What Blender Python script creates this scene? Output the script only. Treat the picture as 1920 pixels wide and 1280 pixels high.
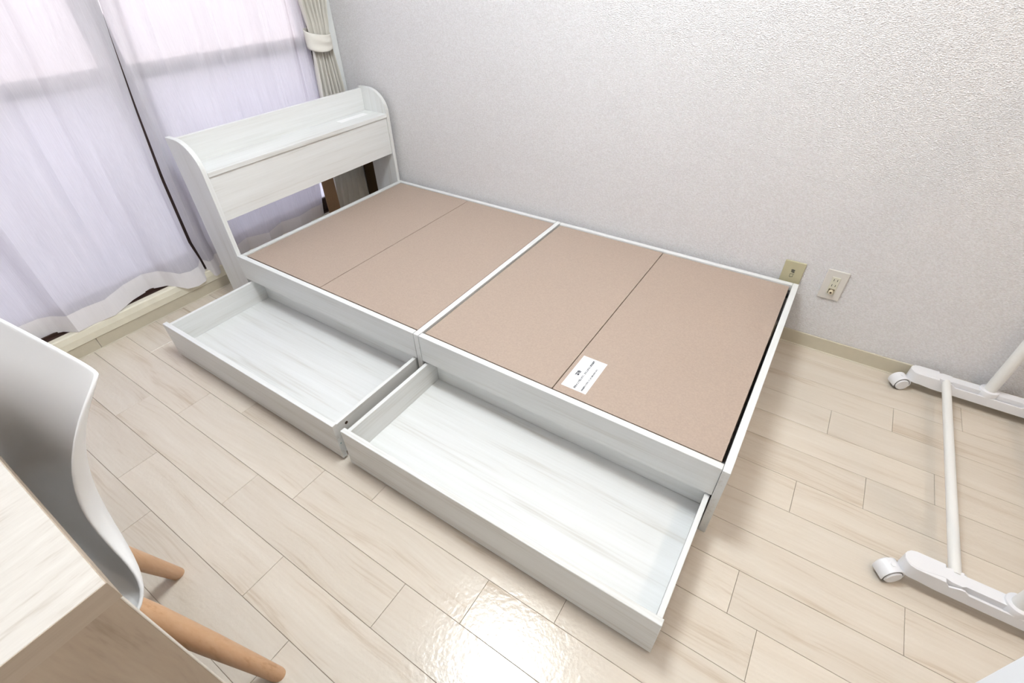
import bpy, bmesh, math, random
from mathutils import Vector, Matrix, noise
random.seed(7)
for o in list(bpy.data.objects):
    bpy.data.objects.remove(o)
S = bpy.context.scene
C = S.collection

# ------------------------------------------------------------------ camera
cam_d = bpy.data.cameras.new('camera')
cam = bpy.data.objects.new('camera', cam_d)
C.objects.link(cam)
YAW, PIT, ROL = 0.5914, -0.6875, -0.0208
fw = Vector((-math.sin(YAW)*math.cos(PIT), math.cos(YAW)*math.cos(PIT), math.sin(PIT)))
rt0 = Vector((math.cos(YAW), math.sin(YAW), 0))
up0 = rt0.cross(fw)
rt = math.cos(ROL)*rt0 + math.sin(ROL)*up0
up = -math.sin(ROL)*rt0 + math.cos(ROL)*up0
m = Matrix((rt, up, -fw)).transposed().to_4x4()
m.translation = Vector((1.9547, -1.8449, 1.2602))
cam.matrix_world = m
cam_d.sensor_width = 36.0
cam_d.lens = 909.736/1920*36
cam_d.clip_start = 0.02
S.camera = cam

# ------------------------------------------------------------------ world, exposure
W = bpy.data.worlds.new('world')
S.world = W
W.use_nodes = True
W.node_tree.nodes['Background'].inputs[0].default_value = (0.93, 0.92, 1.0, 1)
W.node_tree.nodes['Background'].inputs[1].default_value = 3.2
S.view_settings.view_transform = 'Standard'
S.view_settings.look = 'None'
S.view_settings.gamma = 1.0
S.view_settings.use_curve_mapping = False
S.view_settings.exposure = 0.82
LAMP_STRENGTH = 28.5
WARM_STRENGTH = 62.0

# ------------------------------------------------------------------ materials
def newmat(name):
    mt = bpy.data.materials.new(name)
    mt.use_nodes = True
    nt = mt.node_tree
    b = nt.nodes['Principled BSDF']
    return mt, nt, b

def plain(name, col, rough=0.45, spec=0.5, bump=0.0, bscale=400, var=0.0, metallic=0.0):
    mt, nt, b = newmat(name)
    b.inputs['Base Color'].default_value = (*col, 1)
    b.inputs['Roughness'].default_value = rough
    b.inputs['Specular IOR Level'].default_value = spec
    b.inputs['Metallic'].default_value = metallic
    if bump or var:
        tc = nt.nodes.new('ShaderNodeTexCoord')
        n = nt.nodes.new('ShaderNodeTexNoise')
        n.inputs['Scale'].default_value = bscale
        n.inputs['Detail'].default_value = 3
        nt.links.new(tc.outputs['Object'], n.inputs['Vector'])
        if bump:
            bp = nt.nodes.new('ShaderNodeBump')
            bp.inputs['Strength'].default_value = bump
            bp.inputs['Distance'].default_value = 0.002
            nt.links.new(n.outputs['Fac'], bp.inputs['Height'])
            nt.links.new(bp.outputs['Normal'], b.inputs['Normal'])
        if var:
            r = nt.nodes.new('ShaderNodeValToRGB')
            r.color_ramp.elements[0].position = 0.3
            r.color_ramp.elements[1].position = 0.7
            r.color_ramp.elements[0].color = (*[c*(1-var) for c in col], 1)
            r.color_ramp.elements[1].color = (*[min(1, c*(1+var)) for c in col], 1)
            nt.links.new(n.outputs['Fac'], r.inputs['Fac'])
            nt.links.new(r.outputs['Color'], b.inputs['Base Color'])
    return mt

def grain(name, cols, axis, long_s=1.2, cross_s=28.0, fine_s=160.0, rough=0.35, spec=0.5, rnd=False, bump=0.05, fine_mix=0.35, wob=0.0, gloss_bump=0.0, huevar=0.0):
    """streaky wood grain running along one object axis"""
    mt, nt, b = newmat(name)
    N, L = nt.nodes, nt.links
    tc = N.new('ShaderNodeTexCoord')
    vec = tc.outputs['Object']
    oi = None
    if rnd:
        oi = N.new('ShaderNodeObjectInfo')
        mul = N.new('ShaderNodeVectorMath'); mul.operation = 'SCALE'
        mul.inputs[0].default_value = (37.0, 53.0, 11.0)
        L.new(oi.outputs['Random'], mul.inputs['Scale'])
        ad = N.new('ShaderNodeVectorMath'); ad.operation = 'ADD'
        L.new(vec, ad.inputs[0]); L.new(mul.outputs[0], ad.inputs[1])
        vec = ad.outputs[0]
    if wob:
        nn = N.new('ShaderNodeTexNoise'); nn.inputs['Scale'].default_value = 2.6; nn.inputs['Detail'].default_value = 1
        L.new(vec, nn.inputs['Vector'])
        sb = N.new('ShaderNodeVectorMath'); sb.operation = 'SUBTRACT'; sb.inputs[1].default_value = (.5, .5, .5)
        L.new(nn.outputs['Color'], sb.inputs[0])
        sc = N.new('ShaderNodeVectorMath'); sc.operation = 'SCALE'; sc.inputs['Scale'].default_value = wob
        L.new(sb.outputs[0], sc.inputs[0])
        a2 = N.new('ShaderNodeVectorMath'); a2.operation = 'ADD'
        L.new(vec, a2.inputs[0]); L.new(sc.outputs[0], a2.inputs[1])
        vec = a2.outputs[0]
    def stretched(s_long, s_cross, detail):
        mp = N.new('ShaderNodeMapping')
        sc = [s_cross]*3
        sc['xyz'.index(axis)] = s_long
        mp.inputs['Scale'].default_value = sc
        L.new(vec, mp.inputs['Vector'])
        n = N.new('ShaderNodeTexNoise'); n.inputs['Scale'].default_value = 1.0
        n.inputs['Detail'].default_value = detail
        L.new(mp.outputs[0], n.inputs['Vector'])
        return n.outputs['Fac']
    f1 = stretched(long_s, cross_s, 4)
    f2 = stretched(long_s*4, fine_s, 2)
    mx = N.new('ShaderNodeMix'); mx.inputs['Factor'].default_value = fine_mix
    L.new(f1, mx.inputs['A']); L.new(f2, mx.inputs['B'])
    r = N.new('ShaderNodeValToRGB')
    els = r.color_ramp.elements
    els[0].position, els[1].position = 0.3, 0.66
    els[0].color = (*cols[0], 1); els[1].color = (*cols[-1], 1)
    if len(cols) == 3:
        e = els.new(0.44); e.color = (*cols[1], 1)
    L.new(mx.outputs['Result'], r.inputs['Fac'])
    colout = r.outputs['Color']
    if rnd and huevar:
        hs = N.new('ShaderNodeHueSaturation')
        mr = N.new('ShaderNodeMapRange')
        mr.inputs['To Min'].default_value = 1-huevar; mr.inputs['To Max'].default_value = 1+huevar*0.6
        L.new(oi.outputs['Random'], mr.inputs['Value'])
        L.new(mr.outputs[0], hs.inputs['Value'])
        L.new(colout, hs.inputs['Color'])
        colout = hs.outputs['Color']
    L.new(colout, b.inputs['Base Color'])
    b.inputs['Roughness'].default_value = rough
    b.inputs['Specular IOR Level'].default_value = spec
    hsrc = mx.outputs['Result']
    bp = N.new('ShaderNodeBump'); bp.inputs['Strength'].default_value = bump; bp.inputs['Distance'].default_value = 0.001
    L.new(hsrc, bp.inputs['Height'])
    last = bp.outputs['Normal']
    if gloss_bump:
        n3 = N.new('ShaderNodeTexNoise'); n3.inputs['Scale'].default_value = 75; n3.inputs['Detail'].default_value = 3
        L.new(tc.outputs['Object'], n3.inputs['Vector'])
        b3 = N.new('ShaderNodeBump'); b3.inputs['Strength'].default_value = gloss_bump; b3.inputs['Distance'].default_value = 0.003
        L.new(n3.outputs['Fac'], b3.inputs['Height']); L.new(last, b3.inputs['Normal'])
        last = b3.outputs['Normal']
    L.new(last, b.inputs['Normal'])
    return mt

BEDC = [(0.62, 0.605, 0.56), (0.755, 0.76, 0.74), (0.81, 0.82, 0.81)]
bed_x = grain('white_laminate_x', BEDC, 'x', 1.1, 22, 150)
bed_y = grain('white_laminate_y', BEDC, 'y', 1.1, 22, 150)
bed_z = grain('white_laminate_z', BEDC, 'z', 1.1, 22, 150)
edge_m = plain('white_edge_band', (0.87, 0.865, 0.84), 0.4)
mdf = plain('brown_hardboard', (0.43, 0.335, 0.27), 0.5, 0.4, 0.05, 200, 0.055)
plank_m = grain('pale_floor_wood', [(0.57, 0.47, 0.36), (0.69, 0.61, 0.51), (0.735, 0.665, 0.57)], 'x', 1.5, 20, 170,
                rough=0.17, rnd=True, wob=0.05, gloss_bump=0.26, huevar=0.05, bump=0.03)
groove_m = plain('floor_groove', (0.36, 0.28, 0.21), 0.8)
sill_m = plain('cream_sill', (0.80, 0.76, 0.62), 0.35, var=0.03, bscale=30)
base_m = plain('khaki_baseboard', (0.60, 0.55, 0.43), 0.45, var=0.02, bscale=40)
bead_m = plain('baseboard_bead', (0.72, 0.67, 0.56), 0.35)
brown_alu = plain('dark_brown_aluminium', (0.045, 0.022, 0.016), 0.35)
casing_m = plain('pale_casing', (0.77, 0.79, 0.78), 0.4, var=0.02, bscale=40)
drape_m = plain('beige_drape', (0.76, 0.735, 0.67), 0.85, 0.2, 0.1, 700, 0.03)
chair_m = plain('white_plastic', (0.90, 0.90, 0.90), 0.32, 0.5)
beech = grain('beech_wood', [(0.50, 0.28, 0.14), (0.62, 0.37, 0.21), (0.66, 0.42, 0.25)], 'z', 5, 60, 260, rough=0.4)
oak_y = grain('washed_oak_top', [(0.50, 0.45, 0.385), (0.62, 0.58, 0.525), (0.67, 0.635, 0.58)], 'y', 9.0, 80, 300, rough=0.4, wob=0.05)
oak_edge = grain('oak_edge', [(0.36, 0.29, 0.215), (0.43, 0.345, 0.26), (0.47, 0.385, 0.295)], 'y', 3, 60, 260, rough=0.45)
oak_side = grain('oak_side', [(0.31, 0.235, 0.165), (0.415, 0.325, 0.24), (0.46, 0.37, 0.275)], 'z', 5, 30, 220, rough=0.45, wob=0.06)
oak_light = plain('oak_bright_edge', (0.72, 0.67, 0.58), 0.4)
rack_m = plain('white_rack_plastic', (0.83, 0.83, 0.85), 0.35)
rack_pole = plain('ivory_painted_steel', (0.84, 0.83, 0.80), 0.3)
grey_m = plain('dark_grey_rubber', (0.06, 0.06, 0.06), 0.6)
plate_beige = plain('old_beige_plastic', (0.50, 0.46, 0.30), 0.4)
plate_white = plain('white_switch_plastic', (0.70, 0.67, 0.62), 0.35)
plate_cream = plain('cream_socket_plastic', (0.68, 0.66, 0.54), 0.35)
black_m = plain('black_slot', (0.01, 0.01, 0.01), 0.7)
recess_m = plain('brown_recess', (0.16, 0.12, 0.07), 0.6)
brass_m = plain('pale_brass', (0.72, 0.63, 0.46), 0.35)
ink_m = plain('grey_ink', (0.03, 0.035, 0.05), 0.9, 0.1)
label_m = plain('label_paper', (0.78, 0.78, 0.78), 0.7, 0.2)
strip_m = plain('strip_white', (0.95, 0.95, 0.95), 0.4)
steel_m = plain('steel', (0.30, 0.45, 0.45), 0.35, metallic=1.0)
hole_m = plain('brown_hole', (0.05, 0.025, 0.015), 0.8)
brown_m = plain('matte_brown', (0.30, 0.19, 0.11), 0.85, 0.2, 0.05, 200, 0.06)
dark_brown_m = plain('matte_dark_brown', (0.10, 0.06, 0.03), 0.85, 0.2, 0.05, 200, 0.06)
cab_m = plain('white_enamel', (0.86, 0.88, 0.90), 0.35)
ceil_m = plain('ceiling_paper', (0.88, 0.875, 0.87), 0.9, 0.2, 0.2, 220)
parapet_m = plain('grey_concrete', (0.42, 0.44, 0.50), 0.9, 0.2, 0.1, 20, 0.25)
pink_m = plain('pinkish_facade', (0.72, 0.60, 0.56), 0.9, 0.2, 0.0, 3, 0.05)

# wallpaper: fine woven relief
def wallpaper(name='wallpaper'):
    mt, nt, b = newmat(name)
    N, L = nt.nodes, nt.links
    tc = N.new('ShaderNodeTexCoord')
    mp = N.new('ShaderNodeMapping'); mp.inputs['Scale'].default_value = (1, 1, 1.5)
    L.new(tc.outputs['Object'], mp.inputs['Vector'])
    n1 = N.new('ShaderNodeTexNoise'); n1.inputs['Scale'].default_value = 185; n1.inputs['Detail'].default_value = 3
    v = N.new('ShaderNodeTexVoronoi'); v.inputs['Scale'].default_value = 250
    L.new(mp.outputs[0], n1.inputs['Vector']); L.new(mp.outputs[0], v.inputs['Vector'])
    mx = N.new('ShaderNodeMath'); mx.operation = 'ADD'
    L.new(n1.outputs['Fac'], mx.inputs[0]); L.new(v.outputs['Distance'], mx.inputs[1])
    bp = N.new('ShaderNodeBump'); bp.inputs['Strength'].default_value = 0.7; bp.inputs['Distance'].default_value = 0.004
    L.new(mx.outputs[0], bp.inputs['Height']); L.new(bp.outputs['Normal'], b.inputs['Normal'])
    r = N.new('ShaderNodeValToRGB')
    r.color_ramp.elements[0].position = 0.35; r.color_ramp.elements[1].position = 0.65
    r.color_ramp.elements[0].color = (0.785, 0.765, 0.76, 1); r.color_ramp.elements[1].color = (0.88, 0.87, 0.875, 1)
    L.new(n1.outputs['Fac'], r.inputs['Fac']); L.new(r.outputs['Color'], b.inputs['Base Color'])
    b.inputs['Roughness'].default_value = 0.8
    b.inputs['Specular IOR Level'].default_value = 0.25
    return mt
wall_m = wallpaper()

def sheer(name, t_lo, t_hi, col, transl=0.42):
    mt, nt, b = newmat(name)
    N, L = nt.nodes, nt.links
    N.remove(b)
    out = N['Material Output']
    tc = N.new('ShaderNodeTexCoord')
    mp = N.new('ShaderNodeMapping'); mp.inputs['Scale'].default_value = (420, 420, 14)
    L.new(tc.outputs['Object'], mp.inputs['Vector'])
    n = N.new('ShaderNodeTexNoise'); n.inputs['Scale'].default_value = 1; n.inputs['Detail'].default_value = 3
    L.new(mp.outputs[0], n.inputs['Vector'])
    mr = N.new('ShaderNodeMapRange')
    mr.inputs['From Min'].default_value = 0.3; mr.inputs['From Max'].default_value = 0.7
    mr.inputs['To Min'].default_value = t_lo; mr.inputs['To Max'].default_value = t_hi
    L.new(n.outputs['Fac'], mr.inputs['Value'])
    d = N.new('ShaderNodeBsdfDiffuse'); d.inputs['Color'].default_value = (*col, 1)
    t = N.new('ShaderNodeBsdfTranslucent'); t.inputs['Color'].default_value = (*col, 1)
    tr = N.new('ShaderNodeBsdfTransparent')
    m1 = N.new('ShaderNodeMixShader'); m1.inputs[0].default_value = transl
    L.new(d.outputs[0], m1.inputs[1]); L.new(t.outputs[0], m1.inputs[2])
    m2 = N.new('ShaderNodeMixShader')
    L.new(mr.outputs[0], m2.inputs[0]); L.new(m1.outputs[0], m2.inputs[1]); L.new(tr.outputs[0], m2.inputs[2])
    L.new(m2.outputs[0], out.inputs['Surface'])
    return mt
sheer_m = sheer('white_sheer', 0.04, 0.13, (0.81, 0.795, 0.845))
hem_m = sheer('white_sheer_hem', 0.0, 0.04, (0.96, 0.94, 0.955), 0.15)

def pane_mat(name, clear, haze):
    mt, nt, b = newmat(name)
    N, L = nt.nodes, nt.links
    N.remove(b)
    out = N['Material Output']
    tr = N.new('ShaderNodeBsdfTransparent'); tr.inputs['Color'].default_value = (0.93, 0.96, 0.97, 1)
    tl = N.new('ShaderNodeBsdfTranslucent'); tl.inputs['Color'].default_value = (0.9, 0.92, 0.97, 1)
    gl = N.new('ShaderNodeBsdfGlossy'); gl.inputs['Roughness'].default_value = 0.02 + 0.3*haze
    a = N.new('ShaderNodeMixShader'); a.inputs[0].default_value = haze
    L.new(tr.outputs[0], a.inputs[1]); L.new(tl.outputs[0], a.inputs[2])
    if haze > 0.1:
        tc = N.new('ShaderNodeTexCoord')
        n = N.new('ShaderNodeTexNoise'); n.inputs['Scale'].default_value = 4.0; n.inputs['Detail'].default_value = 1
        L.new(tc.outputs['Object'], n.inputs['Vector'])
        mr = N.new('ShaderNodeMapRange')
        mr.inputs['From Min'].default_value = 0.35; mr.inputs['From Max'].default_value = 0.65
        mr.inputs['To Min'].default_value = haze-0.2; mr.inputs['To Max'].default_value = min(1, haze+0.2)
        L.new(n.outputs['Fac'], mr.inputs['Value']); L.new(mr.outputs[0], a.inputs[0])
    fr = N.new('ShaderNodeFresnel'); fr.inputs['IOR'].default_value = 1.45
    c2 = N.new('ShaderNodeMixShader')
    L.new(fr.outputs[0], c2.inputs[0]); L.new(a.outputs[0], c2.inputs[1]); L.new(gl.outputs[0], c2.inputs[2])
    L.new(c2.outputs[0], out.inputs['Surface'])
    return mt
pane_clear = pane_mat('clear_glass', 1, 0.0)
pane_frost = pane_mat('frosted_glass', 0, 0.6)

def emit(name, col, s):
    mt, nt, b = newmat(name)
    b.inputs['Base Color'].default_value = (0.9, 0.9, 0.9, 1)
    b.inputs['Emission Color'].default_value = (*col, 1)
    b.inputs['Emission Strength'].default_value = s
    return mt
lamp_m = emit('lamp_diffuser', (0.885, 0.955, 1.0), LAMP_STRENGTH)
warm_m = emit('warm_diffuser', (1.0, 0.80, 0.60), WARM_STRENGTH)

# ------------------------------------------------------------------ mesh helpers
def box(bm, x0, x1, y0, y1, z0, z1, bev=0.0, seg=1):
    r = bmesh.ops.create_cube(bm, size=1.0)
    vs = r['verts']
    for v in vs:
        v.co = Vector(((x0+x1)/2 + v.co.x*(x1-x0), (y0+y1)/2 + v.co.y*(y1-y0), (z0+z1)/2 + v.co.z*(z1-z0)))
    if bev:
        es = list({e for v in vs for e in v.link_edges})
        bmesh.ops.bevel(bm, geom=es, offset=bev, segments=seg, affect='EDGES', profile=0.5, clamp_overlap=True)

def ring(bm, pts, closed=True):
    return [bm.verts.new(p) for p in pts]

def loft(bm, rings, cap=True):
    rv = [ring(bm, r) for r in rings]
    n = len(rv[0])
    for a, b in zip(rv, rv[1:]):
        for i in range(n):
            bm.faces.new((a[i], a[(i+1) % n], b[(i+1) % n], b[i]))
    if cap:
        bm.faces.new(list(reversed(rv[0]))); bm.faces.new(rv[-1])

def tube(bm, p0, p1, r0, r1=None, n=20, cap=True, rnd=0.0):
    p0, p1 = Vector(p0), Vector(p1)
    r1 = r0 if r1 is None else r1
    d = (p1-p0).normalized()
    a = d.orthogonal().normalized(); b = d.cross(a)
    L = (p1-p0).length
    st = [(0, r0), (1, r1)]
    if rnd:
        st = [(0, r0-rnd), (rnd*0.35/L, r0-rnd*0.3), (rnd/L, r0), (1-rnd/L, r1), (1-rnd*0.35/L, r1-rnd*0.3), (1, r1-rnd)]
    rings = []
    for t, r in st:
        c = p0 + d*L*t
        rings.append([c + (a*math.cos(q)+b*math.sin(q))*r for q in [2*math.pi*i/n for i in range(n)]])
    loft(bm, rings, cap)

def prism(bm, outline, axis, a0, a1, bev=0.0):
    """extrude a 2D outline along an axis; outline in the two other axes in xyz order"""
    def p(u, v, a):
        return {'x': (a, u, v), 'y': (u, a, v), 'z': (u, v, a)}[axis]
    r0 = [bm.verts.new(p(u, v, a0)) for u, v in outline]
    r1 = [bm.verts.new(p(u, v, a1)) for u, v in outline]
    n = len(outline)
    fs = [bm.faces.new(r0), bm.faces.new(r1)]
    for i in range(n):
        bm.faces.new((r0[i], r0[(i+1) % n], r1[(i+1) % n], r1[i]))
    bmesh.ops.recalc_face_normals(bm, faces=bm.faces)
    if bev:
        es = [e for f in fs for e in f.edges]
        bmesh.ops.bevel(bm, geom=es, offset=bev, segments=1, affect='EDGES', clamp_overlap=True)

def obj(name, bm, mat, parent=None, smooth=False, label=None, normals=True):
    if normals:
        bmesh.ops.recalc_face_normals(bm, faces=bm.faces)
    me = bpy.data.meshes.new(name)
    bm.to_mesh(me); bm.free()
    me.materials.append(mat)
    if smooth:
        for p in me.polygons: p.use_smooth = True
        try:
            me.set_sharp_from_angle(angle=math.radians(38))
        except Exception:
            pass
    o = bpy.data.objects.new(name, me)
    C.objects.link(o)
    if parent:
        put(o, parent)
    if label:
        o['label'] = label
    return o

def put(o, parent):
    """parent a mesh written in world coordinates (parents are never rotated or scaled)"""
    o.parent = parent
    off = Vector((0, 0, 0)); q = parent
    while q:
        off += q.location; q = q.parent
    o.location = -off

def bx(name, dims, mat, parent=None, bev=0.0008, label=None, seg=1):
    bm = bmesh.new(); box(bm, *dims, bev, seg)
    return obj(name, bm, mat, parent, label=label)

def thing(name, label, cat, loc=(0, 0, 0), group=None):
    o = bpy.data.objects.new(name, None); C.objects.link(o)
    o.location = loc; o['label'] = label; o['category'] = cat
    o.empty_display_size = 0.05
    if group: o['group'] = group
    return o

def tag(o, label, cat, group=None):
    o['label'] = label; o['category'] = cat
    if group: o['group'] = group
    return o

def struct(o, label=None):
    o['kind'] = 'structure'
    if label: o['label'] = label
    return o

CJK = None
def lettering(name, lines, mat, parent, size, matrix, bold=0.0, align='LEFT', thick=0.0001):
    """flat printed lettering turned into one mesh; lines = [(text, x, y, scale)]"""
    bm = bmesh.new()
    for text, x, y, s in lines:
        cu = bpy.data.curves.new('txt', 'FONT')
        cu.body = text; cu.size = size*s; cu.align_x = align; cu.extrude = thick; cu.offset = bold*s
        cu.resolution_u = 2
        t = bpy.data.objects.new('txt', cu); C.objects.link(t)
        bpy.context.view_layer.update()
        dg = bpy.context.evaluated_depsgraph_get()
        me = bpy.data.meshes.new_from_object(t.evaluated_get(dg))
        me.transform(matrix @ Matrix.Translation((x, y, 0)))
        bm.from_mesh(me)
        bpy.data.objects.remove(t); bpy.data.curves.remove(cu); bpy.data.meshes.remove(me)
    return obj(name, bm, mat, parent, normals=False)

# ------------------------------------------------------------------ room shell
GY = 0.025          # face of the bed wall
WX = -0.308         # face of the window wall
YF, XR, ZC = -2.50, 3.75, 2.40
floor = struct(bx('floor', (WX-0.1, XR+0.1, YF-0.1, GY+0.1, -0.06, -0.004), groove_m, bev=0))

P = 0.1231
ROW0 = -0.054 + P   # row k runs from -0.054-P*k down
known = {0: [2.605], 1: [2.413], 2: [2.236], 3: [2.526], 4: [2.356], 5: [2.183], 6: [1.93, 2.78], -1: [1.90, 3.00], 7: [2.463], 8: [2.105],
         9: [0.29], 10: [-0.107, 0.510, 1.151, 1.765], 11: [0.321, 0.95, 1.575], 12: [0.143, 0.786, 1.401],
         13: [0.429, 1.075], 14: [0.631, -0.01], 15: [0.2], 16: [0.48], 17: [0.05], 18: [0.33], 19: [0.55]}
for k in range(-1, 20):
    y1 = min(-0.054 - P*k, GY)
    y0 = max(-0.054 - P*(k+1), YF)
    js = sorted(known.get(k, [0.35]))
    full = list(js)
    x = js[0]
    while x > WX: x -= 0.628; full.append(x)
    x = js[-1]
    while x < XR: x += 0.628; full.append(x)
    full = sorted(full)
    for a, b in zip(full, full[1:]):
        a2, b2 = max(a, WX), min(b, XR)
        if b2-a2 < 0.02: continue
        g = 0.00045
        bm = bmesh.new()
        box(bm, a2+g, b2-g, y0+g, y1-g, -0.010, 0.0, 0.0006)
        obj('floor_plank', bm, plank_m, floor)

bm = bmesh.new(); box(bm, WX-0.3, XR+0.1, GY, GY+0.1, -0.06, ZC+0.05)
wall_back = struct(obj('wall_back', bm, wall_m))
bm = bmesh.new(); box(bm, WX-0.3, XR+0.1, YF-0.1, YF, -0.06, ZC+0.05)
struct(obj('wall_front', bm, wall_m))
bm = bmesh.new(); box(bm, XR, XR+0.1, YF, GY, -0.06, ZC+0.05)
struct(obj('wall_right', bm, wall_m))
bm = bmesh.new(); box(bm, WX-0.3, XR+0.1, YF-0.1, GY+0.1, ZC, ZC+0.1)
struct(obj('ceiling', bm, ceil_m))
# window wall: opening y -2.32..-0.06, z 0.10..2.02
OY0, OY1, OZ0, OZ1 = -2.34, -0.045, 0.10, 2.02
bm = bmesh.new()
box(bm, WX-0.16, WX-0.004, YF, GY, OZ1, ZC)
box(bm, WX-0.16, WX-0.004, YF, GY, -0.05, OZ0-0.03)
box(bm, WX-0.16, WX-0.004, YF, OY0, OZ0-0.03, OZ1)
box(bm, WX-0.16, WX-0.004, OY1, GY, OZ0-0.03, OZ1)
struct(obj('wall_left', bm, wall_m))

# baseboards
bb = struct(bx('baseboard_back', (0.0+WX+0.01, XR, GY-0.006, GY, 0.0, 0.060), base_m, bev=0.002))
bm = bmesh.new(); tube(bm, (WX+0.02, GY-0.0075, 0.0015), (XR, GY-0.0075, 0.0015), 0.0022, n=8)
obj('bead', bm, bead_m, bb, label='pale sealing bead along the foot of the baseboard')
bl = struct(bx('baseboard_left', (WX-0.004, WX, YF, -1.500, 0.0, 0.0515), base_m, bev=0.001))
bl2 = bx('board', (WX-0.004, WX+0.0006, -1.4985, -0.02, 0.0, 0.0515), base_m, bl, bev=0.001)
bm = bmesh.new(); tube(bm, (WX+0.0015, YF, 0.0012), (WX+0.0015, -0.02, 0.0012), 0.0020, n=8)
obj('bead', bm, bead_m, bl, label='pale sealing bead along the foot of the riser')
struct(bx('baseboard_right', (XR-0.006, XR, YF, GY, 0.0, 0.060), base_m, bev=0.002))
struct(bx('baseboard_front', (WX, XR, YF, YF+0.006, 0.0, 0.060), base_m, bev=0.002))

# window sill board
bm = bmesh.new()
prism(bm, [(WX+0.004, 0.053), (WX+0.0045, 0.080), (WX-0.001, 0.101), (WX-0.006, 0.105), (WX-0.03, 0.105), (WX-0.03, 0.053)], 'y', YF, -0.03)
struct(obj('trim_1', bm, sill_m), 'cream wooden sill board along the foot of the window')
# side casing next to the corner
struct(bx('trim_2', (WX-0.004, WX+0.006, -0.040, GY-0.002, 0.0, 2.06), casing_m, bev=0.002), 'pale vertical window casing in the room corner')
struct(bx('trim_3', (WX-0.004, WX+0.006, -2.40, -0.040, 2.02, 2.06), casing_m, bev=0.002))

# ------------------------------------------------------------------ window: two sliding sashes in a dark frame
win = struct(bx('window_1', (WX-0.150, WX-0.012, OY0, OY1, OZ0-0.028, OZ0+0.004), brown_alu, bev=0.001))
win['label'] = 'dark brown aluminium sliding window behind the sheer curtains'
bx('frame_jamb', (WX-0.150, WX-0.012, OY1-0.03, OY1, OZ0+0.004, OZ1), brown_alu, win)
bx('frame_jamb', (WX-0.150, WX-0.012, OY0, OY0+0.03, OZ0+0.004, OZ1), brown_alu, win)
bx('frame_head', (WX-0.150, WX-0.012, OY0+0.03, OY1-0.03, OZ1-0.03, OZ1), brown_alu, win)
for rx in (-0.055, -0.085, -0.115):
    bx('track', (WX+rx-0.003, WX+rx+0.003, OY0+0.03, OY1-0.03, OZ0+0.004, OZ0+0.016), brown_alu, win, bev=0)
ZM0, ZM1 = 0.880, 0.930
def sash(y0, y1, xc, w0=0.035, w1=0.035):
    s = bx('sash', (xc-0.015, xc+0.015, y0, y1, OZ0+0.012, OZ0+0.075), brown_alu, win)
    z0, z1 = OZ0+0.075, OZ1-0.035
    bx('stile', (xc-0.015, xc+0.015, y0, y0+w0, z0, z1), brown_alu, s)
    bx('stile', (xc-0.015, xc+0.015, y1-w1, y1, z0, z1), brown_alu, s)
    bx('top_rail', (xc-0.015, xc+0.015, y0+w0, y1-w1, z1-0.04, z1), brown_alu, s)
    bx('middle_rail', (xc-0.015, xc+0.015, y0+w0, y1-w1, ZM0, ZM1), brown_alu, s)
    bx('upper_pane', (xc-0.002, xc+0.002, y0+w0, y1-w1, ZM1, z1-0.04), pane_clear, s, bev=0, label='clear glass pane')
    bx('lower_pane', (xc-0.002, xc+0.002, y0+w0, y1-w1, z0, ZM0), pane_frost, s, bev=0, label='frosted glass pane')
YM = -0.955
sash(YM-0.045, OY1-0.03, WX-0.070, w0=0.08)
sash(OY0+0.03, YM+0.045, WX-0.104, w1=0.08)

# outside: balcony and the building across
bfl = struct(bx('balcony_floor', (-1.60, WX-0.16, -3.2, 1.0, -0.25, -0.05), parapet_m, bev=0), 'concrete balcony floor outside the window')
par = struct(bx('balcony_parapet', (-1.72, -1.60, -3.2, 1.0, -0.25, 0.62), parapet_m, bev=0.004), 'grey balcony parapet outside the window')
b_o = struct(bx('wall_outside', (-3.2, -3.0, -9, 7, -0.25, 3.5), pink_m, bev=0.0), 'pinkish wall across the balcony, faint through the sheer curtain')

# ------------------------------------------------------------------ ceiling lamps (outside the frame, they light the room)
LX, LY = 1.25, -1.02
lamp = thing('ceiling_lamp', 'round white ceiling lamp above the drawers, reflected in the floor', 'lamp', (LX, LY, ZC))
bm = bmesh.new(); tube(bm, (LX, LY, ZC-0.03), (LX, LY, ZC), 0.20, n=40)
obj('base_plate', bm, cab_m, lamp)
bm = bmesh.new()
prof = [(0.222, ZC-0.03), (0.228, ZC-0.05), (0.228, ZC-0.115), (0.216, ZC-0.140), (0.18, ZC-0.155), (0.10, ZC-0.163), (0.03, ZC-0.166)]
loft(bm, [[(LX+r*math.cos(2*math.pi*i/40), LY+r*math.sin(2*math.pi*i/40), z) for i in range(40)] for r, z in prof])
obj('diffuser', bm, lamp_m, lamp, True)
hx, hy = 3.05, -1.25  # unseen warm source; globe form and spot set to brighten the right wall
lamp2 = thing('warm_fill_light', 'small warm ceiling light out of view, globe shape chosen to fill the right wall', 'lamp', (hx, hy, ZC))
bm = bmesh.new(); tube(bm, (hx, hy, ZC-0.012), (hx, hy, ZC), 0.085, n=32)
obj('rim', bm, cab_m, lamp2)
bm = bmesh.new(); loft(bm, [[(hx+r*math.cos(2*math.pi*i/28), hy+r*math.sin(2*math.pi*i/28), ZC-0.0125-z) for i in range(28)] for r, z in ((0.070, 0), (0.074, 0.03), (0.068, 0.065), (0.045, 0.092), (0.012, 0.102))])
obj('diffuser', bm, warm_m, lamp2, True)

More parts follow.
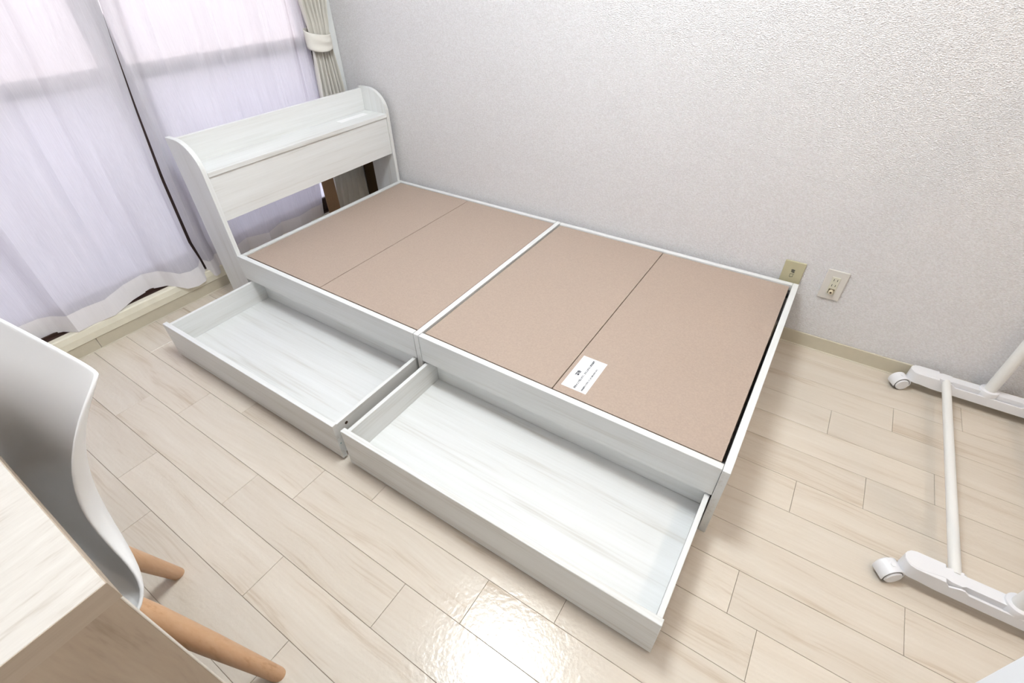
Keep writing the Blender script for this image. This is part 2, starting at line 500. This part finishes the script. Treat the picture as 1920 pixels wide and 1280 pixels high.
# ------------------------------------------------------------------ curtains
def interp(pts, t, sm=True):
    """smooth interpolation through (t, v) pairs"""
    if t <= pts[0][0]: return pts[0][1]
    for (a, va), (b, vb) in zip(pts, pts[1:]):
        if t <= b:
            q = (t-a)/(b-a)
            if sm: q = q*q*(3-2*q)*0.5 + q*0.5
            return va + (vb-va)*q
    return pts[-1][1]

ZT = 2.22
XTOP = -0.262
def make_sheer(name, label, hem_pts, ytop0, ytop1, seed, ns=150, nz=60, ysqueeze=None):
    """hem_pts: list of (s, x, y, z) along the hem; top runs straight from ytop0 to ytop1"""
    root = thing(name, label, 'curtain', (-0.30, (hem_pts[0][2]+hem_pts[-1][2])/2, 0.08), 'sheer curtains at the window')
    hx_ = [(p[0], p[1]) for p in hem_pts]; hy_ = [(p[0], p[2]) for p in hem_pts]; hz_ = [(p[0], p[3]) for p in hem_pts]
    HEM = 0.078
    def pt(s, w):
        # w: 0 at hem, 1 at top
        xb, yb, zb = interp(hx_, s), interp(hy_, s), interp(hz_, s)
        z = zb + (ZT-zb)*w
        yt = ytop0 + (ytop1-ytop0)*s
        e = w**0.8
        y = yb*(1-e) + yt*e if ysqueeze is None else ysqueeze(s, z, yb, yt)
        flat = XTOP - 0.075
        depth = (1-w)**1.3
        x = flat + (xb-flat)*(0.16 + 0.84*depth)
        # soft vertical folds, deeper towards the bottom
        f = noise.noise(Vector((s*26+seed, 0.3+w*0.6, seed)))*0.020*(0.35+0.65*w) + noise.noise(Vector((s*60+seed*2, w*0.8, 3.1)))*0.006
        f += 0.019*math.sin(s*(2*math.pi*7.5 if ns > 120 else 2*math.pi*4.2) + 2.0*noise.noise(Vector((s*5, seed, 0))))*min(1, w*2)
        x += f*min(1, w*5)
        return Vector((x, y, z))
    def grid(ws, off=0.0):
        bm = bmesh.new()
        vs = []
        for w in ws:
            row = []
            for i in range(ns+1):
                s = i/ns
                p = pt(s, w)
                p.x += off
                row.append(bm.verts.new(p))
            vs.append(row)
        for a, b in zip(vs, vs[1:]):
            for i in range(ns):
                bm.faces.new((a[i], a[i+1], b[i+1], b[i]))
        return bm
    wh = HEM/(ZT-0.09)
    o = obj('sheer_panel', grid([wh + (1-wh)*(i/nz)**1.25 for i in range(nz+1)]), sheer_m, root, True, normals=False)
    h = obj('hem', grid([wh*i/5 for i in range(6)], 0.0), hem_m, root, True, label='double-layer opaque hem', normals=False)
    return root

hemL = [(0.0, -0.36, -2.40, 0.10), (0.09, -0.40, -2.26, 0.105), (0.18, -0.345, -2.12, 0.10), (0.29, -0.40, -1.95, 0.11), (0.38, -0.345, -1.80, 0.105),
        (0.49, -0.375, -1.65, 0.112), (0.535, -0.372, -1.60, 0.112), (0.56, -0.352, -1.565, 0.110), (0.585, -0.306, -1.532, 0.106), (0.635, -0.312, -1.47, 0.106), (0.68, -0.303, -1.398, 0.106),
        (0.715, -0.322, -1.352, 0.110), (0.755, -0.345, -1.305, 0.112), (0.81, -0.366, -1.222, 0.113), (0.855, -0.338, -1.166, 0.110),
        (0.88, -0.300, -1.138, 0.100), (0.905, -0.288, -1.112, 0.080), (0.94, -0.284, -1.068, 0.072), (0.97, -0.292, -1.026, 0.074), (1.0, -0.325, -0.996, 0.085)]
GAP = [(0.07, -0.992), (0.163, -0.996), (0.254, -1.006), (0.54, -0.996), (0.80, -0.973), (1.04, -0.946), (1.15, -0.931), (2.3, -0.926)]
HALF = [(0.07, 0.004), (0.17, 0.004), (0.25, 0.006), (0.54, 0.006), (0.8, 0.0042), (1.04, 0.0015), (1.15, 0.001), (2.3, 0.001)]
def sqL(s, z, yb, yt):
    yr = interp(GAP, z, False) - interp(HALF, z, False)
    e = ((z-0.09)/(ZT-0.09))
    return yb + (yr+0.996)*(0.15+0.85*s)**3 if s < 1 else yr
make_sheer('sheer_curtain', 'wide white sheer curtain left of the dark gap, hem lifting over the sill', hemL, -2.40, -0.925, 1.7, ysqueeze=sqL)
hemR = [(0.0, -0.320, -0.992, 0.083), (0.03, -0.292, -0.978, 0.073), (0.07, -0.296, -0.955, 0.075), (0.10, -0.315, -0.935, 0.086), (0.18, -0.285, -0.86, 0.085), (0.28, -0.325, -0.76, 0.09),
        (0.40, -0.285, -0.66, 0.085), (0.52, -0.325, -0.56, 0.09), (0.66, -0.300, -0.46, 0.09), (0.8, -0.325, -0.37, 0.09), (0.92, -0.325, -0.31, 0.09), (1.0, -0.335, -0.285, 0.09)]
def sqR(s, z, yb, yt):
    # right edge tucked against the tied drape
    yr = interp([(0.09, -0.295), (0.28, -0.27), (0.5, -0.18), (0.66, -0.135), (1.1, -0.12), (2.3, -0.12)], z)
    yl = interp(GAP, z, False) + interp(HALF, z, False)
    s0 = (yb+0.992)/(0.992-0.285)
    return yl + (yr-yl)*s0
make_sheer('sheer_curtain', 'narrower white sheer curtain right of the dark gap, behind the headboard', hemR, -0.915, -0.16, 5.2, ns=110, ysqueeze=sqR)

# curtain rail above
rail = thing('curtain_rail', 'white double curtain rail above the window', 'rail', (-0.27, -1.2, 2.25))
bx('rail_bar', (-0.348, -0.330, -2.45, -0.01, 2.222, 2.24), casing_m, rail)
bx('rail_bar', (-0.29, -0.272, -2.45, -0.01, 2.222, 2.24), casing_m, rail)
bx('bracket', (-0.312, -0.270, -0.09, -0.06, 2.241, 2.255), casing_m, rail)
bx('bracket', (-0.312, -0.270, -2.38, -2.35, 2.241, 2.255), casing_m, rail)

# beige tied-back drape: folded bundle
drape = thing('drape', 'beige drape bundled with a tieback band in the room corner', 'curtain', (-0.255, -0.11, 0.1))
bm = bmesh.new()
ns, nz = 120, 70
def drape_pt(i, w):
    z = 2.22 - w*(2.22-0.10)
    yl = interp([(0.10, -0.262), (0.28, -0.235), (0.68, -0.182), (0.88, -0.168), (0.93, -0.162), (0.98, -0.168), (1.10, -0.180), (2.3, -0.30)], z)
    yr = interp([(0.10, -0.020), (0.28, -0.024), (0.68, -0.036), (0.88, -0.052), (0.93, -0.054), (0.98, -0.046), (1.10, -0.030), (2.3, -0.012)], z)
    s = i/ns
    cinch = 1 - 0.55*math.exp(-((z-0.93)/0.10)**2)
    amp = 0.019*cinch
    ph = 2*math.pi*6.4*s + 0.5*math.sin(3.0*z+s*5)
    x = -0.268 + amp*math.sin(ph) + 0.008*noise.noise(Vector((s*7, z*1.7, 2.0)))
    x += 0.012*math.sin(math.pi*s)*(1.6-cinch)
    y = yl + (yr-yl)*s + 0.007*math.cos(ph)*cinch
    return (x, y, z)
vs = [[bm.verts.new(drape_pt(i, j/nz)) for i in range(ns+1)] for j in range(nz+1)]
for a, b in zip(vs, vs[1:]):
    for i in range(ns): bm.faces.new((a[i], a[i+1], b[i+1], b[i]))
d_o = obj('drape_cloth', bm, drape_m, drape, True, normals=False)
# tieback band
bm = bmesh.new()
nu, nv = 36, 8
def band_pt(u, v):
    a = math.pi*2*u
    yc, xc = -0.112, -0.270
    ry, rx = 0.067, 0.043
    y = yc - ry*math.cos(a)
    x = xc + rx*math.sin(a)
    top = 0.965 - 0.018*(0.5-0.5*math.cos(a)) - 0.012*math.sin(a)
    bot = 0.892 - 0.010*math.sin(a)*1.6 + 0.004*(0.5-0.5*math.cos(a))
    z = bot + (top-bot)*v
    x += 0.004*math.sin(v*math.pi*3 + a*1.2)*max(0, math.sin(a))
    return (x, y, z)
vs = [[bm.verts.new(band_pt(i/nu, j/nv)) for i in range(nu)] for j in range(nv+1)]
for a, b in zip(vs, vs[1:]):
    for i in range(nu): bm.faces.new((a[i], a[(i+1) % nu], b[(i+1) % nu], b[i]))
t_o = obj('tieback', bm, drape_m, drape, True, normals=False)
sm = t_o.modifiers.new('thick', 'SOLIDIFY'); sm.thickness = 0.003

# thin brown sheets standing behind the headboard, the corner one darker
tag(bx('brown_sheet', (-0.226, -0.218, -0.335, -0.262, 0.0, 0.40), brown_m, bev=0.001), 'narrow brown strip standing behind the headboard opening', 'cardboard')
tag(bx('brown_sheet', (-0.285, -0.190, 0.006, 0.017, 0.0, 0.42), dark_brown_m, bev=0.001), 'dark brown piece in the corner behind the headboard', 'cardboard')

# ------------------------------------------------------------------ bed frame
bed = thing('bed_frame', 'white woodgrain single bed frame with bare brown base panels and two open drawers', 'bed', (1.0, -0.49, 0.0))
H = 0.267
T = 0.02
HB = 0.172   # headboard depth
def side_profile():
    pts = [(-HB, 0.0), (0.0, 0.0), (0.0, 0.615)]
    # rounded front shoulder: from the vertical front edge to the top
    for i in range(1, 13):
        a = i/12*math.pi/2
        pts.append((-0.118 + 0.118*math.cos(a), 0.615 + 0.105*math.sin(a)))
    pts.append((-HB, 0.720))
    return pts
for y0, y1 in ((-0.98, -0.962), (-0.018, 0.0)):
    bm = bmesh.new(); prism(bm, side_profile(), 'y', y0, y1, 0.0012)
    obj('headboard_side', bm, bed_z, bed, label='rounded headboard side panel')
bx('headboard_back', (-0.166, -0.150, -0.9615, -0.0185, 0.414, 0.712), bed_y, bed)
shelf = bx('headboard_shelf', (-0.1495, -0.001, -0.9615, -0.0185, 0.593, 0.610), bed_y, bed)
bx('headboard_front', (-0.022, -0.007, -0.9615, -0.0185, 0.4144, 0.5925), bed_y, bed)
bx('shelf_strip', (-0.112, -0.072, -0.245, -0.070, 0.6101, 0.6112), strip_m, shelf, bev=0.0003, label='bright white strip on the shelf')  # thin bright white bar lying on the shelf
# rails
R0 = 0.158
XD0, XD1 = 0.9800, 1.0005
bx('front_rail', (0.0005, XD0-0.0022, -0.98, -0.960, R0, H), bed_x, bed)
bx('front_rail', (XD1+0.0022, 1.9795, -0.98, -0.960, R0, H), bed_x, bed)
bx('wall_rail', (0.0005, XD0-0.0022, -0.020, 0.0, 0.10, H), bed_x, bed)
bx('wall_rail', (XD1+0.0022, 1.9795, -0.020, 0.0, 0.10, H), bed_x, bed)
bx('head_rail', (0.0008, 0.0205, -0.9595, -0.0205, 0.10, H), bed_y, bed)
bx('center_panel', (XD0, XD1, -0.980, 0.0, 0.0, H), bed_y, bed)
bm = bmesh.new(); box(bm, 1.9805, 2.0, -0.983, 0.0, 0.0, H, 0.0008)
obj('foot_panel', bm, bed_y, bed)
# ledges that carry the base panels, coloured dark for the shade in the gaps
for x0, x1 in ((0.021, XD0-0.0005), (XD1+0.0005, 1.980)):
    bx('ledge', (x0, x1, -0.9595, -0.935, 0.225, 0.2450), grey_m, bed, label='ledge coloured dark for the shade in the panel gap')
    bx('ledge', (x0, x1, -0.045, -0.0205, 0.225, 0.2450), grey_m, bed, label='ledge coloured dark for the shade in the panel gap')
# base panels, tops a hair under the rails
for x0, x1, dz in ((0.025, 0.4828, 0), (0.4852, 0.9745, -0.0005), (1.0075, 1.4905, -0.001), (1.4930, 1.9720, -0.0015)):
    bx('base_panel', (x0, x1, -0.9525, -0.0235, 0.247+dz, 0.2635+dz), mdf, bed, bev=0.0006)
# caution sheet
lab = bx('caution_label', (1.5055, 1.5850, -0.9245, -0.7745, 0.26205, 0.2624), label_m, bed, bev=0, label='white printed caution sheet')
M = Matrix.Translation((0, 0, 0.2626)) @ Matrix(((0, -1, 0, 0), (1, 0, 0, 0), (0, 0, 1, 0), (0, 0, 0, 1)))
# text runs along +y, its up is -x : local (u, v) -> world (x = -v, y = u)
lettering('lettering', [('警告', -0.866, -1.5305, 1.1)], ink_m, lab, 0.0105, M, 0.00035)
lettering('lettering', [('床板の上で飛んだり、立ち上がると床板破損', -0.918, -1.5475, 0.745)], ink_m, lab, 0.0091, M, 0.00022)
lettering('lettering', [('床板破損とケガをしてしまう恐れがあります。', -0.918, -1.5705, 0.58)], ink_m, lab, 0.0091, M, 0.00022)

# drawers
def drawer(x0, x1, yf, name_label, skew=0.0):
    """drawer: the bottom board is the part, walls and front are its sub-parts"""
    yb = -0.925
    d = bx('drawer', (x0+0.0202, x1-0.0172, yf+0.0172, yb-0.0135, 0.041, 0.049), bed_x, bed, label=name_label)
    xs0, xs1 = x0+0.007, x1-0.004
    bx('drawer_front', (x0, x1, yf, yf+0.0168, 0.009, 0.158), bed_x, d, bev=0.001)
    s1 = bx('drawer_side', (xs0, xs0+0.013, yf+0.017, yb, 0.022, 0.150), bed_y, d)
    s2 = bx('drawer_side', (xs1-0.013, xs1, yf+0.017, yb, 0.022, 0.150), bed_y, d)
    bx('drawer_back', (xs0+0.0132, xs1-0.0132, yb-0.013, yb, 0.022, 0.150), bed_x, d)
    # cam hole near the front of the right side, screw head in the end of the front
    bm = bmesh.new(); tube(bm, (xs1-0.002, yf+0.05, 0.128), (xs1+0.0006, yf+0.05, 0.128), 0.0055, n=16)
    obj('cam_hole', bm, hole_m, d)
    bm = bmesh.new(); tube(bm, (x1-0.002, yf+0.009, 0.075), (x1+0.0006, yf+0.009, 0.075), 0.0025, n=12)
    obj('screw', bm, steel_m, d)
    for cx in (x0+0.08, x1-0.08):
        for cy in (yf+0.06, yb-0.08):
            bm = bmesh.new(); tube(bm, (cx-0.007, cy, 0.0205), (cx+0.007, cy, 0.0205), 0.0205, n=18)
            obj('caster', bm, grey_m, d)
    return d
drawer(0.0144, 0.9718, -1.3495, 'left pulled-out drawer beside the headboard')
drawer(1.0040, 1.9803, -1.3470, 'right pulled-out drawer at the foot end')

# ------------------------------------------------------------------ wall plates
tel = thing('telephone_plate', 'yellowed beige telephone plate partly hidden behind the bed foot', 'wall plate', (1.964, GY, 0.28))
bx('plate', (1.929, 1.999, GY-0.0075, GY, 0.222, 0.342), plate_beige, tel, bev=0.0018)
MW = Matrix.Translation((0, GY-0.0077, 0)) @ Matrix(((1, 0, 0, 0), (0, 0, -1, 0), (0, 1, 0, 0), (0, 0, 0, 1)))
lettering('lettering', [('電', 1.9565, 0.2985, 1.0)], ink_m, tel, 0.0150, MW, 0.0001)
bm = bmesh.new()
for dims in ((1.958, 1.9592, 0.279, 0.293), (1.958, 1.972, 0.2918, 0.293), (1.958, 1.964, 0.279, 0.2802), (1.968, 1.9692, 0.2805, 0.2895), (1.963, 1.9692, 0.2805, 0.2817)):
    box(bm, dims[0], dims[1], GY-0.0079, GY-0.0074, dims[2], dims[3])
obj('jack_outline', bm, ink_m, tel)

out = thing('wall_outlet', 'white double outlet plate with round antenna socket to the right of the bed', 'wall plate', (2.103, GY, 0.287))
bx('plate', (2.068, 2.138, GY-0.0065, GY, 0.229, 0.346), plate_white, out, bev=0.003, seg=3)
ins = bx('insert', (2.0905, 2.1165, GY-0.0080, GY-0.0060, 0.252, 0.321), plate_cream, out, bev=0.0006)
for zc in (0.3095, 0.2880):
    soc = bx('socket', (2.0912, 2.1158, GY-0.0088, GY-0.0078, zc-0.0102, zc+0.0102), plate_cream, out, bev=0.0004)
    bx('slot', (2.0972, 2.0990, GY-0.0090, GY-0.0080, zc-0.0042, zc+0.0048), black_m, soc, bev=0)
    bx('slot', (2.1082, 2.1100, GY-0.0090, GY-0.0080, zc-0.0036, zc+0.0042), black_m, soc, bev=0)
rec = bx('antenna_recess', (2.0945, 2.1135, GY-0.0083, GY-0.0078, 0.2555, 0.2735), recess_m, out, bev=0)
bm = bmesh.new(); tube(bm, (2.1040, GY-0.0082, 0.2640), (2.1040, GY-0.0195, 0.2640), 0.0078, n=24, rnd=0.0012)
ac = obj('antenna_socket', bm, brass_m, out, True, label='round cream antenna connector')
bm = bmesh.new(); tube(bm, (2.1040, GY-0.0193, 0.2640), (2.1040, GY-0.0199, 0.2640), 0.0034, n=16)
obj('pin_hole', bm, hole_m, ac)

# ------------------------------------------------------------------ clothes rack
rack = thing('clothes_rack', 'white rolling clothes rack standing at the foot of the bed', 'clothes rack', (2.645, -0.43, 0.0))
FX0, FX1 = 2.428, 2.862
def foot(yc):
    bm = bmesh.new()
    zb, zt = 0.036, 0.082
    xs = [0, 0.004, 0.012, 0.024, 0.040, 0.075, 0.082, 0.092, 0.113, 0.120, 0.130, 0.175, 0.182, 0.190]
    half = (FX1-FX0)/2
    def sect(x, dist):
        # width rounded at the end, groove depth between dist 0.085 and 0.19
        r = 0.024
        hw = r*math.sqrt(max(0.0, 1-((r-min(dist, r))/r)**2)) if dist < r else r
        hw = max(hw, 0.006)
        hw_top = hw*(0.93 if dist < 0.075 else 0.62)
        if 0.092 <= dist < 0.120: hw_top = hw*0.80
        hw_b = hw*1.10
        z0 = zb + (0.004 if dist < 0.06 else 0.0)
        g = 1.0 if (0.085 < dist) else 0.0
        zl = zt-0.014 if g else zt-0.002
        zg = zt-0.020 if g else zt-0.0015
        lip = 0.005 if g else 0.001
        if 0.10 <= dist < 0.125:     # raised tab beside the crossbar
            zl = zt-0.006
        L_ = [(-hw_b, z0), (-hw_b*0.99, zl), (-hw_b+lip, zl), (min(-hw_b+lip+0.0005, -hw_top-0.001), zg), (-hw_top, zg), (-hw_top, zt-0.0008)]
        R_ = [(hw_top, zt-0.0008), (hw_top, zg), (max(hw_b-lip-0.0005, hw_top+0.001), zg), (hw_b-lip, zl), (hw_b*0.99, zl), (hw_b, z0)]
        return [(x, yc+y, z) for y, z in L_+R_]
    rings = [sect(FX0+d, d) for d in xs] + [sect(FX1-d, d) for d in reversed(xs)]
    loft(bm, rings)
    bmesh.ops.remove_doubles(bm, verts=bm.verts, dist=0.0001)
    f = obj('foot', bm, rack_m, rack, True)
    m_ = f.modifiers.new('b', 'BEVEL'); m_.width = 0.0018; m_.segments = 2; m_.limit_method = 'ANGLE'
    # round boss around the pole
    bm = bmesh.new(); tube(bm, (2.645, yc, 0.06), (2.645, yc, 0.0875), 0.0265, n=28, rnd=0.002)
    obj('pole_boss', bm, rack_m, rack, True)
    return f
def caster(cx, cy, ang):
    R_ = Matrix.Rotation(ang, 4, 'Z')
    def place(bm):
        bmesh.ops.transform(bm, matrix=Matrix.Translation((cx, cy, 0.0245)) @ R_, verts=bm.verts)
        return bm
    r = 0.0245
    bm = bmesh.new(); tube(bm, (0, -0.0185, 0), (0, 0.0185, 0), r-0.0012, n=28)
    w = obj('caster_wheel', place(bm), grey_m, rack, True, label='dark caster wheel')
    # hood: barrel over the top
    bm = bmesh.new()
    outl = []
    for i in range(17):
        a = math.radians(-18 + 216*i/16)
        outl.append((math.cos(a)*(r+0.0035), math.sin(a)*(r+0.0035)))
    for i in range(16, -1, -1):
        a = math.radians(-18 + 216*i/16)
        outl.append((math.cos(a)*(r-0.0005), math.sin(a)*(r-0.0005)))
    prism(bm, outl, 'y', -0.0185, 0.0185, 0.001)
    obj('hood', place(bm), rack_m, w, True, label='white plastic caster hood')
    for s in (-1, 1):
        bm = bmesh.new(); tube(bm, (0, s*0.018, 0), (0, s*0.0225, 0), r-0.0025, r-0.005, n=28)
        obj('hub_cap', place(bm), rack_m, w, True, label='white round hub cap')
    bm = bmesh.new(); tube(bm, (0, 0, r-0.006), (0, 0, r+0.005), 0.006, n=14)
    obj('stem', place(bm), rack_m, w, True)
YC1, YC2 = -0.026, -0.832
for yc, a in ((YC1, 0.50), (YC2, 0.62)):
    foot(yc)
    caster(FX0-0.013, yc-0.020, a)
    caster(FX1+0.004, yc-0.012, -0.25)
for xx in (2.532, 2.758):
    bm = bmesh.new(); tube(bm, (xx, YC2+0.012, 0.071), (xx, YC1-0.012, 0.071), 0.0125, n=24)
    obj('crossbar', bm, rack_pole, rack, True)
for yc in (YC1, YC2):
    bm = bmesh.new(); tube(bm, (2.645, yc, 0.08), (2.645, yc, 1.55), 0.0165, n=24)
    obj('pole', bm, rack_pole, rack, True)
bm = bmesh.new(); tube(bm, (2.645, YC2-0.10, 1.56), (2.645, YC1-0.012, 1.56), 0.0135, n=24)
obj('hanging_rail', bm, rack_pole, rack, True)

# ------------------------------------------------------------------ white cabinet at the right edge
cab = thing('cabinet', 'tall white cabinet whose corner shows at the lower right edge', 'cabinet', (2.52, -1.72, 0.0))
CX0, CY1 = 2.258, -1.4475
bx('cabinet_body', (CX0, CX0+0.52, CY1-0.52, CY1, 0.03, 1.30), cab_m, cab, bev=0.006, seg=3)
bx('door', (CX0+0.003, CX0+0.517, CY1-0.552, CY1-0.522, 0.035, 1.295), cab_m, cab, bev=0.004, seg=2)
bx('plinth', (CX0+0.02, CX0+0.50, CY1-0.50, CY1-0.02, 0.0, 0.0295), grey_m, cab, bev=0)

# ------------------------------------------------------------------ desk
DX, DY, DZ = 1.437, -1.889, 0.720
desk = thing('desk', 'washed oak desk whose corner fills the lower left', 'desk', (0.92, -2.15, 0.0))
top = bx('desktop', (0.40, DX-0.0012, DY-0.52, DY-0.0012, DZ-0.034, DZ), oak_y, desk, bev=0.0006)
bx('end_band', (DX-0.0012, DX, DY-0.52, DY, DZ-0.034, DZ-0.0003), oak_edge, top, bev=0.0002, label='darker oak end edge of the top')
bx('front_band', (0.40, DX-0.0012, DY-0.0012, DY, DZ-0.034, DZ-0.0003), oak_edge, top, bev=0.0002, label='darker oak front edge of the top')
for x0, x1 in ((DX-0.022, DX-0.0015), (0.402, 0.422)):
    sp = bx('side_panel', (x0, x1, DY-0.515, DY-0.003, 0.0, DZ-0.0345), oak_side, desk, bev=0.0006)
    bx('edge_strip', (x0, x1, DY-0.003, DY-0.0018, 0.0, DZ-0.0345), oak_light, sp, bev=0.0002, label='bright front edge strip')
bx('modesty_panel', (0.4225, DX-0.0225, DY-0.50, DY-0.485, 0.30, DZ-0.0345), oak_side, desk)

# ------------------------------------------------------------------ shell chair
CHX, CHY = 1.040, -2.043
chair = thing('shell_chair', 'white moulded shell chair with beech dowel legs tucked under the desk', 'chair', (CHX, CHY, 0.0))
prof = [  # (forward to back, height, half width, side lift, side curl forward)
    (-0.235, 0.415, 0.185, 0.000, 0.0), (-0.225, 0.440, 0.205, 0.002, 0.0), (-0.190, 0.452, 0.225, 0.004, 0.0), (-0.11, 0.443, 0.242, 0.008, 0.0), (-0.02, 0.432, 0.250, 0.012, 0.0),
    (0.07, 0.428, 0.252, 0.014, 0.0), (0.130, 0.440, 0.244, 0.014, 0.004), (0.165, 0.476, 0.220, 0.012, 0.018), (0.184, 0.540, 0.178, 0.010, 0.034),
    (0.200, 0.610, 0.160, 0.006, 0.042), (0.221, 0.680, 0.165, 0.004, 0.040), (0.245, 0.740, 0.178, 0.006, 0.030), (0.266, 0.778, 0.184, 0.008, 0.014), (0.2775, 0.800, 0.184, 0.002, 0.007), (0.2805, 0.806, 0.182, 0.000, 0.006)]
bm = bmesh.new()
NU = 20
vs = []
for (fy, z, hw, lift, curl) in prof:
    row = []
    for i in range(NU+1):
        u = -1 + 2*i/NU
        a = abs(u)
        e = a**3
        row.append(bm.verts.new((CHX + hw*math.copysign(math.sin(a*math.pi/2)**0.92, u), CHY + fy - curl*e, z + lift*e)))
    vs.append(row)
for a, b in zip(vs, vs[1:]):
    for i in range(NU): bm.faces.new((a[i], a[i+1], b[i+1], b[i]))
sh = obj('seat_shell', bm, chair_m, chair, True)
md = sh.modifiers.new('t', 'SOLIDIFY'); md.thickness = 0.006; md.offset = 0
md = sh.modifiers.new('s', 'SUBSURF'); md.levels = 2; md.render_levels = 2
def leg(tx, ty, tz, fx, fy_):
    bm = bmesh.new()
    base = Vector((CHX, CHY, 0)); back = Matrix.Rotation(-0.10, 3, 'Z')   # the leg frame sits square to the desk, the shell is swivelled
    t = base + back @ Vector((tx+0.035, ty+0.008, tz)); f = base + back @ Vector((fx+0.050, fy_+0.008, 0.0))
    d = (t-f).normalized()
    L_ = (t-f).length
    a = d.orthogonal().normalized(); b = d.cross(a)
    rings = []
    n = 24
    for q, r in ((0.0, 0.0148), (0.012, 0.0158), (0.5, 0.0210), (0.85, 0.0230), (0.985, 0.0215), (1.0, 0.018)):
        c = f + d*L_*q
        rg = []
        for i in range(n):
            p = c + (a*math.cos(2*math.pi*i/n) + b*math.sin(2*math.pi*i/n))*r
            if q < 0.01:   # cut flat on the floor
                p = p - d*(p.z/d.z) + Vector((0, 0, 0.0))
            rg.append(p)
        rings.append(rg)
    loft(bm, rings)
    o = obj('leg', bm, beech, chair, True)
    return o
for sx in (-1, 1):
    leg(sx*0.115, 0.115, 0.400, sx*0.208, 0.200)
    leg(sx*0.115, -0.115, 0.405, sx*0.205, -0.215)
# black steel struts under the seat
bm = bmesh.new()
for sx, sy in ((1, 1), (1, -1), (-1, 1), (-1, -1)):
    tube(bm, (CHX+sx*0.13, CHY+sy*0.128, 0.345), (CHX+sx*0.04, CHY+sy*0.04, 0.415), 0.004, n=8)
box(bm, CHX-0.12, CHX+0.12, CHY-0.12, CHY+0.12, 0.411, 0.416)
obj('underframe', bm, grey_m, chair, label='black steel struts under the seat')
chair.rotation_euler.z = 0.10
